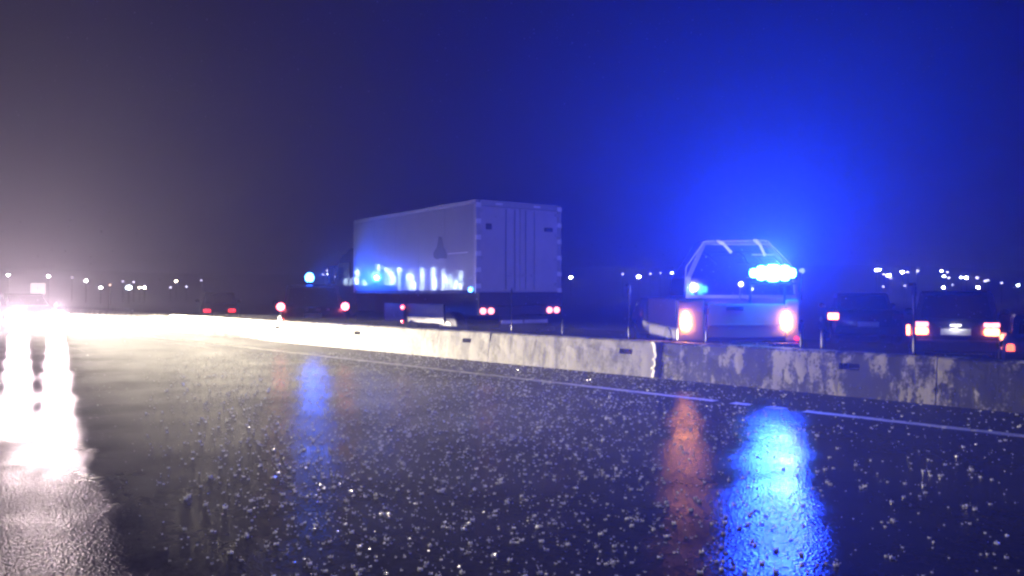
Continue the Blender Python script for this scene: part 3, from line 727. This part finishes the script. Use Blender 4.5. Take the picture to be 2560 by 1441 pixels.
# ---- oncoming car with the glaring headlights ---------------------------------------------------------
ZO = 28.5
nose = P(92, 731, ZO); nose.z = 0
HO = TH + math.pi                                              # faces back along the road
Lo = 4.2
fwd = Vector((-math.sin(HO), math.cos(HO), 0))
oc = car('oncoming_car', 'pale car facing the camera with glaring white headlights on wet road', 'car', nose - fwd * Lo, HO, Lo, 1.74, 1.36, M['white_paint'], belt=0.92)
for sx in (-1, 1):
    bm = bmesh.new(); ball(bm, (sx * 0.60, Lo - 0.02, 0.61), 0.17, 0.10, 0.11, 16, 10)
    hl = obj('headlight', bm, M['head'], oc, smooth=True)
    edge = math.degrees(math.atan2(nose.dot(NV) - sx * 0.6, nose.dot(DV))) - 0.8           # dipped beam thrown to the barrier side, sharp inner edge
    cone_ = 48 + edge
    for nm, pw_, cone, tall, yaw in (('headlight_beam', HEADLIGHT_POWER, cone_, math.tan(R(1.7)) / math.tan(R(cone_ / 2)), (48 - edge) / 2), ('headlight_spill', HEADLIGHT_POWER * 0.03, 160, 0.045, 0.0)):
        half = math.degrees(math.atan(tall * math.tan(R(cone / 2))))
        lamp('SPOT', nm, oc, (sx * 0.60, Lo + 0.12, 0.61), pw_, (1.0, 0.86, 0.64), 0.06, spot=R(cone), blend=0.04, direction=(-math.tan(R(yaw)), 1, -math.tan(R(half - 0.4)) / math.cos(R(yaw)))).scale = (1.0, tall, 1.0)
    lamp('SPOT', 'headlight_glare', oc, (sx * 0.60, Lo + 0.12, 0.61), GLARE_POWER, (1.0, 0.73, 0.86), 0.2, spot=R(128), blend=1.0, direction=(0.70, 1, 0.14))

# ================================================================== SIGN AND POSTS
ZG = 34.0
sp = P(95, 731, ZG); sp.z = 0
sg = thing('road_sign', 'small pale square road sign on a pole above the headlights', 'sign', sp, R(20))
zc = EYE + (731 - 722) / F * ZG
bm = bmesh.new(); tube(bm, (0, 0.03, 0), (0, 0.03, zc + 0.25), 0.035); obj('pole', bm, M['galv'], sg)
obj('sign_board', box(-0.27, 0.27, -0.02, 0.0, zc - 0.23, zc + 0.23, 0.012), emit('sign_face_glow', (1.0, 0.86, 0.82), 0.8), sg)  # faint glow in the face stands for headlights reflected by an unlit board
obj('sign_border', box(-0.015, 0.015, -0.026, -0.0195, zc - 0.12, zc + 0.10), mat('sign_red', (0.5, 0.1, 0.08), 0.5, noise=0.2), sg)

PO = []
def post(px_, ytop, Zoff, label, w=0.02, mt='galv', hook=False):
    s_ = s_at(px_, P_BAR + Zoff); b = RP(s_, P_BAR + Zoff)
    Zq = b.y; h = EYE - (ytop - HY) / F * Zq
    t_ = thing('marker_post', label, 'post', b, Z_ROT, 'slender posts behind the barrier')
    bm = bmesh.new(); tube(bm, (0, 0, 0), (0, 0, h), w, w * 0.85, 10); obj('post', bm, M[mt], t_)
    bm = bmesh.new()
    if hook: tube(bm, (0, 0, h), (0.07, 0, h - 0.002), w * 1.2)
    ball(bm, (0, 0, h), w * 1.4); bx(bm, -w * 1.25, w * 1.25, -w * 1.25, w * 1.25, h - 0.14, h - 0.03)
    obj('post_cap', bm, M[mt], t_)
post(1573, 713, 0.75, 'grey slender post standing between box truck and pickup', hook=True)
post(2285, 712, 0.75, 'tall grey post at the left tail light of the dark hatchback', hook=True)
post(1766, 765, 0.65, 'black slender post in front of the pickup tailgate', 0.022, 'black')
post(2003, 805, 0.65, 'short black post at the right rear corner of the pickup', 0.022, 'black')
post(1279, 722, 0.75, 'thin dark post in front of the box truck rear doors', 0.012, 'black')
post(1406, 800, 0.75, 'very short pale post at the right rear corner of the box truck', 0.014)
post(2058, 800, 0.75, 'thicker grey post beside the dark saloon with amber lamp', 0.04)

# ================================================================== STREET LAMPS ON THE HILL
def em_st(name, col, k): return emit(name, col, STREET_EMIT * k)
LM = {'w': em_st('lit_white_lamp', (1.0, 0.95, 0.92), 1.0), 'c': em_st('lit_cool_lamp', (0.75, 0.9, 1.0), 0.4), 'y': em_st('lit_warm_lamp', (1.0, 0.85, 0.55), 0.9),
      'd': em_st('dim_violet_lamp', (0.72, 0.66, 1.0), 0.05), 'o': em_st('dim_orange_lamp', (1.0, 0.6, 0.45), 0.04), 'r': em_st('dim_red_lamp', (1.0, 0.2, 0.35), 0.3)}
def street_lamp(px_, py_, size, m, label, group):
    """stands where its ray meets the height of a lamp on its pole above the hillside"""
    ph = 5.0; best = None
    Z = 60.0
    while Z < 375:
        q = P(px_, py_, Z)
        if math.hypot(q.x, q.y) > 378: break
        e = abs(hill_h(q.x, q.y) + ph - q.z)
        if best is None or e < best[0]: best = (e, Z)
        Z += 1.0
    q = P(px_, py_, best[1]); g = hill_h(q.x, q.y); ph = max(2.0, q.z - g)
    t_ = thing('street_lamp', label, 'street lamp', (q.x, q.y, g), math.atan2(-q.x, q.y), group)
    r = size / F * best[1] / 2 * 0.66
    bm = bmesh.new(); tube(bm, (0, 0.15, 0), (0, 0.15, ph + 0.1), 0.07, 0.04, 8); tube(bm, (0, 0.15, ph + 0.1), (0, -0.02, ph + r * 0.7), 0.03, n=6); obj('pole', bm, M['dark_pole'], t_)
    bm = bmesh.new(); ball(bm, (0, 0, ph), r * 1.15, r * 0.8, r * 0.8, 10, 7); obj('lamp_head', bm, LM[m], t_, smooth=True)
ORD = ['first', 'second', 'third', 'fourth', 'fifth', 'sixth', 'seventh', 'eighth', 'ninth', 'tenth', 'eleventh', 'twelfth', 'thirteenth', 'fourteenth', 'fifteenth', 'sixteenth', 'seventeenth', 'eighteenth', 'nineteenth', 'twentieth', 'twenty-first', 'twenty-second', 'twenty-third', 'twenty-fourth', 'twenty-fifth']
TONE = {'w': 'bright white', 'c': 'cool bluish white', 'y': 'warm yellow', 'd': 'faint violet', 'o': 'faint orange', 'r': 'faint red'}
def row(items, where, group):
    items = sorted(items)
    for i, it in enumerate(items):
        street_lamp(*it, f'{TONE[it[3]]} street lamp, {ORD[i]} from left {where}', group)
row([(20, 688, 9, 'w'), (121, 691, 9, 'w'), (180, 694, 6, 'd'), (215, 702, 9, 'w'), (252, 726, 9, 'w'), (307, 704, 7, 'd'), (334, 706, 7, 'd'), (349, 728, 7, 'y'), (361, 727, 8, 'y'), (362, 715, 6, 'd'), (426, 719, 7, 'd'),
     (440, 703, 7, 'y'), (466, 717, 7, 'd'), (503, 701, 7, 'd'), (275, 758, 7, 'o')], 'in the row left of the police van', 'street lamps left of the police van')
street_lamp(322, 726, 19, 'c', 'large glaring cool white floodlight in the row left of the police van', 'street lamps left of the police van')
row([(808, 687, 6, 'd'), (818, 677, 7, 'd'), (821, 686, 8, 'c'), (833, 674, 7, 'd'), (824, 697, 7, 'd'), (838, 692, 5, 'd')], 'in the cluster between beacon and truck', 'street lamps between beacon and truck')
row([(1427, 694, 9, 'w'), (1557, 686, 7, 'd'), (1597, 692, 13, 'w'), (1626, 685, 7, 'd'), (1651, 683, 5, 'd'), (1680, 683, 8, 'c')], 'between the box truck and the pickup', 'street lamps between truck and pickup')
row([(2191, 676, 10, 'w'), (2198, 675, 9, 'w'), (2210, 686, 8, 'd'), (2222, 689, 12, 'w'), (2227, 696, 7, 'd'), (2208, 717, 7, 'd'), (2256, 681, 11, 'w'), (2270, 681, 8, 'd'), (2262, 715, 7, 'd'), (2294, 678, 8, 'd'),
     (2354, 678, 9, 'c'), (2369, 681, 8, 'd'), (2360, 691, 9, 'c'), (2372, 695, 9, 'd'), (2359, 720, 9, 'w'), (2382, 712, 5, 'd'), (2403, 694, 9, 'c'), (2416, 695, 10, 'w'), (2443, 695, 10, 'd'), (2445, 722, 10, 'w'),
     (2463, 703, 9, 'd'), (2470, 701, 7, 'd'), (2504, 708, 7, 'd'), (2545, 714, 9, 'c')], 'above the dark hatchback', 'street lamps above the dark hatchback')
# the town goes on to the left, outside the frame: these are the lights mirrored in the truck's wet side
def mirror_pix(px_, py_):
    """the direction in which the truck's side mirrors the camera ray through a pixel"""
    d = P(px_, py_, 1.0) - Vector((0, 0, EYE)); m = -rdir
    k_ = (A_corner - Vector((0, 0, 0))).dot(m) / d.dot(m)
    hit = Vector((0, 0, EYE)) + d * k_
    return hit, d - 2 * d.dot(m) * m

bm = bmesh.new()
TL = [(893, 680), (890, 702), (936, 690), (938, 697), (946, 668), (966, 676), (976, 684), (980, 690), (984, 699), (998, 676), (1020, 692), (1026, 688), (1030, 697), (1054, 678), (1057, 690), (1082, 688), (1086, 700), (1084, 676),
      (1108, 684), (1110, 698), (1118, 702), (1128, 696), (1140, 708), (1150, 712), (1152, 690), (912, 712), (1088, 712), (1036, 712), (1136, 718)]
for (a_, b_) in TL:
    hit, dr = mirror_pix(a_, b_); best = None
    u = 40.0
    while u < 330:
        q = hit + dr * u
        if math.hypot(q.x, q.y) > 378: break
        e = abs(hill_h(q.x, q.y) + 6.0 - q.z)
        if best is None or e < best[0]: best = (e, u)
        u += 1.5
    q = hit + dr * best[1]
    ball(bm, q, 0.33, 0.33, 0.4, 8, 6)
    tube(bm, (q.x, q.y, hill_h(q.x, q.y)), (q.x, q.y, q.z - 0.4), 0.07, n=5)
o = obj('town_lights', bm, emit('lit_town_lamp', (0.6, 0.8, 1.0), 70.0)); o['kind'] = 'stuff'

# ================================================================== RAIN SPLASHES
bm = bmesh.new(); rg = random.Random(21)
verts, faces = [], []
def spike(c, d, L, w):
    d = Vector(d).normalized(); s_ = d.cross(Vector((0.3, 0.2, 1))).normalized(); u = d.cross(s_)
    i = len(verts)
    for a in range(3):
        an = a * 2.094
        verts.append(c + (s_ * math.cos(an) + u * math.sin(an)) * w)
    verts.append(c + d * L)
    for a in range(3): faces.append((i + a, i + (a + 1) % 3, i + 3))
    faces.append((i, i + 2, i + 1))
def drop(c, r):
    i = len(verts)
    for dv in ((1, 0, 0), (-1, 0, 0), (0, 1, 0), (0, -1, 0), (0, 0, 1), (0, 0, -1)): verts.append(c + Vector(dv) * r)
    for a, b_ in ((0, 2), (2, 1), (1, 3), (3, 0)):
        faces.append((i + a, i + b_, i + 4)); faces.append((i + b_, i + a, i + 5))
cnt = 0
while cnt < 9500:
    Z = 3.4 + 15.0 * rg.random() ** 0.8; X = rg.uniform(-0.70, 0.72) * Z
    c = Vector((X, Z, 0.002))
    if c.dot(NV) > P_BAR - 0.1: continue
    if rg.random() < max(0.0, min(0.8, (X / Z - 0.05) * 2.2)): continue
    if rg.random() < max(0.0, min(1.0, (-X / Z - 0.27) / 0.2)): continue
    cnt += 1
    sc = rg.choice((0.22, 0.28, 0.3, 0.35, 0.4, 0.45, 0.5, 0.6, 0.75, 0.95))
    k_ = rg.randint(4, 7); a0 = rg.random() * 6.28
    for i in range(k_):
        a = a0 + i * 6.283 / k_ + rg.uniform(-0.25, 0.25); rr = 0.008 * sc
        spike(c + Vector((math.cos(a) * rr, math.sin(a) * rr, 0)), (math.cos(a) * rg.uniform(0.3, 0.8), math.sin(a) * rg.uniform(0.3, 0.8), 1), sc * rg.uniform(0.010, 0.020), 0.0095 * sc)
    for i in range(rg.randint(0, 3)):
        drop(c + Vector((rg.uniform(-1, 1) * 0.03 * sc, rg.uniform(-1, 1) * 0.03 * sc, rg.uniform(0.012, 0.035) * sc)), 0.004 * sc)
bm.free()
me = bpy.data.meshes.new('rain_splashes'); me.from_pydata([tuple(v) for v in verts], [], faces); me.update()
o = link('rain_splashes', me, None, M['splash']); o['kind'] = 'stuff'

# drops still in the air
verts, faces = [], []
for i in range(30000):
    Z = 2.2 + 20 * rg.random() ** 0.7; X = rg.uniform(-0.68, 0.68) * Z; zz = EYE + rg.uniform(-0.34, 0.38) * Z
    if zz < 0.05: continue
    drop(Vector((X, Z, zz)), rg.choice((0.0012, 0.0016, 0.0022, 0.003)))
me = bpy.data.meshes.new('rain_drops'); me.from_pydata([tuple(v) for v in verts], [], faces); me.update()
o = link('rain_drops', me, None, M['splash']); o['kind'] = 'stuff'

# ================================================================== HAZE
hz = bpy.data.materials.new('wet_night_air'); hz.use_nodes = True
nt = hz.node_tree; nt.nodes.clear()
out = nt.nodes.new('ShaderNodeOutputMaterial'); pvn = nt.nodes.new('ShaderNodeVolumePrincipled')
pvn.inputs['Color'].default_value = (0.92, 0.93, 0.96, 1)
pvn.inputs['Density'].default_value = HAZE_DENSITY
pvn.inputs['Anisotropy'].default_value = HAZE_ANISO
nt.links.new(pvn.outputs[0], out.inputs['Volume'])
o = obj('haze', box(-420, 420, -420, 420, -1.05, 24.0), hz); o['kind'] = 'stuff'
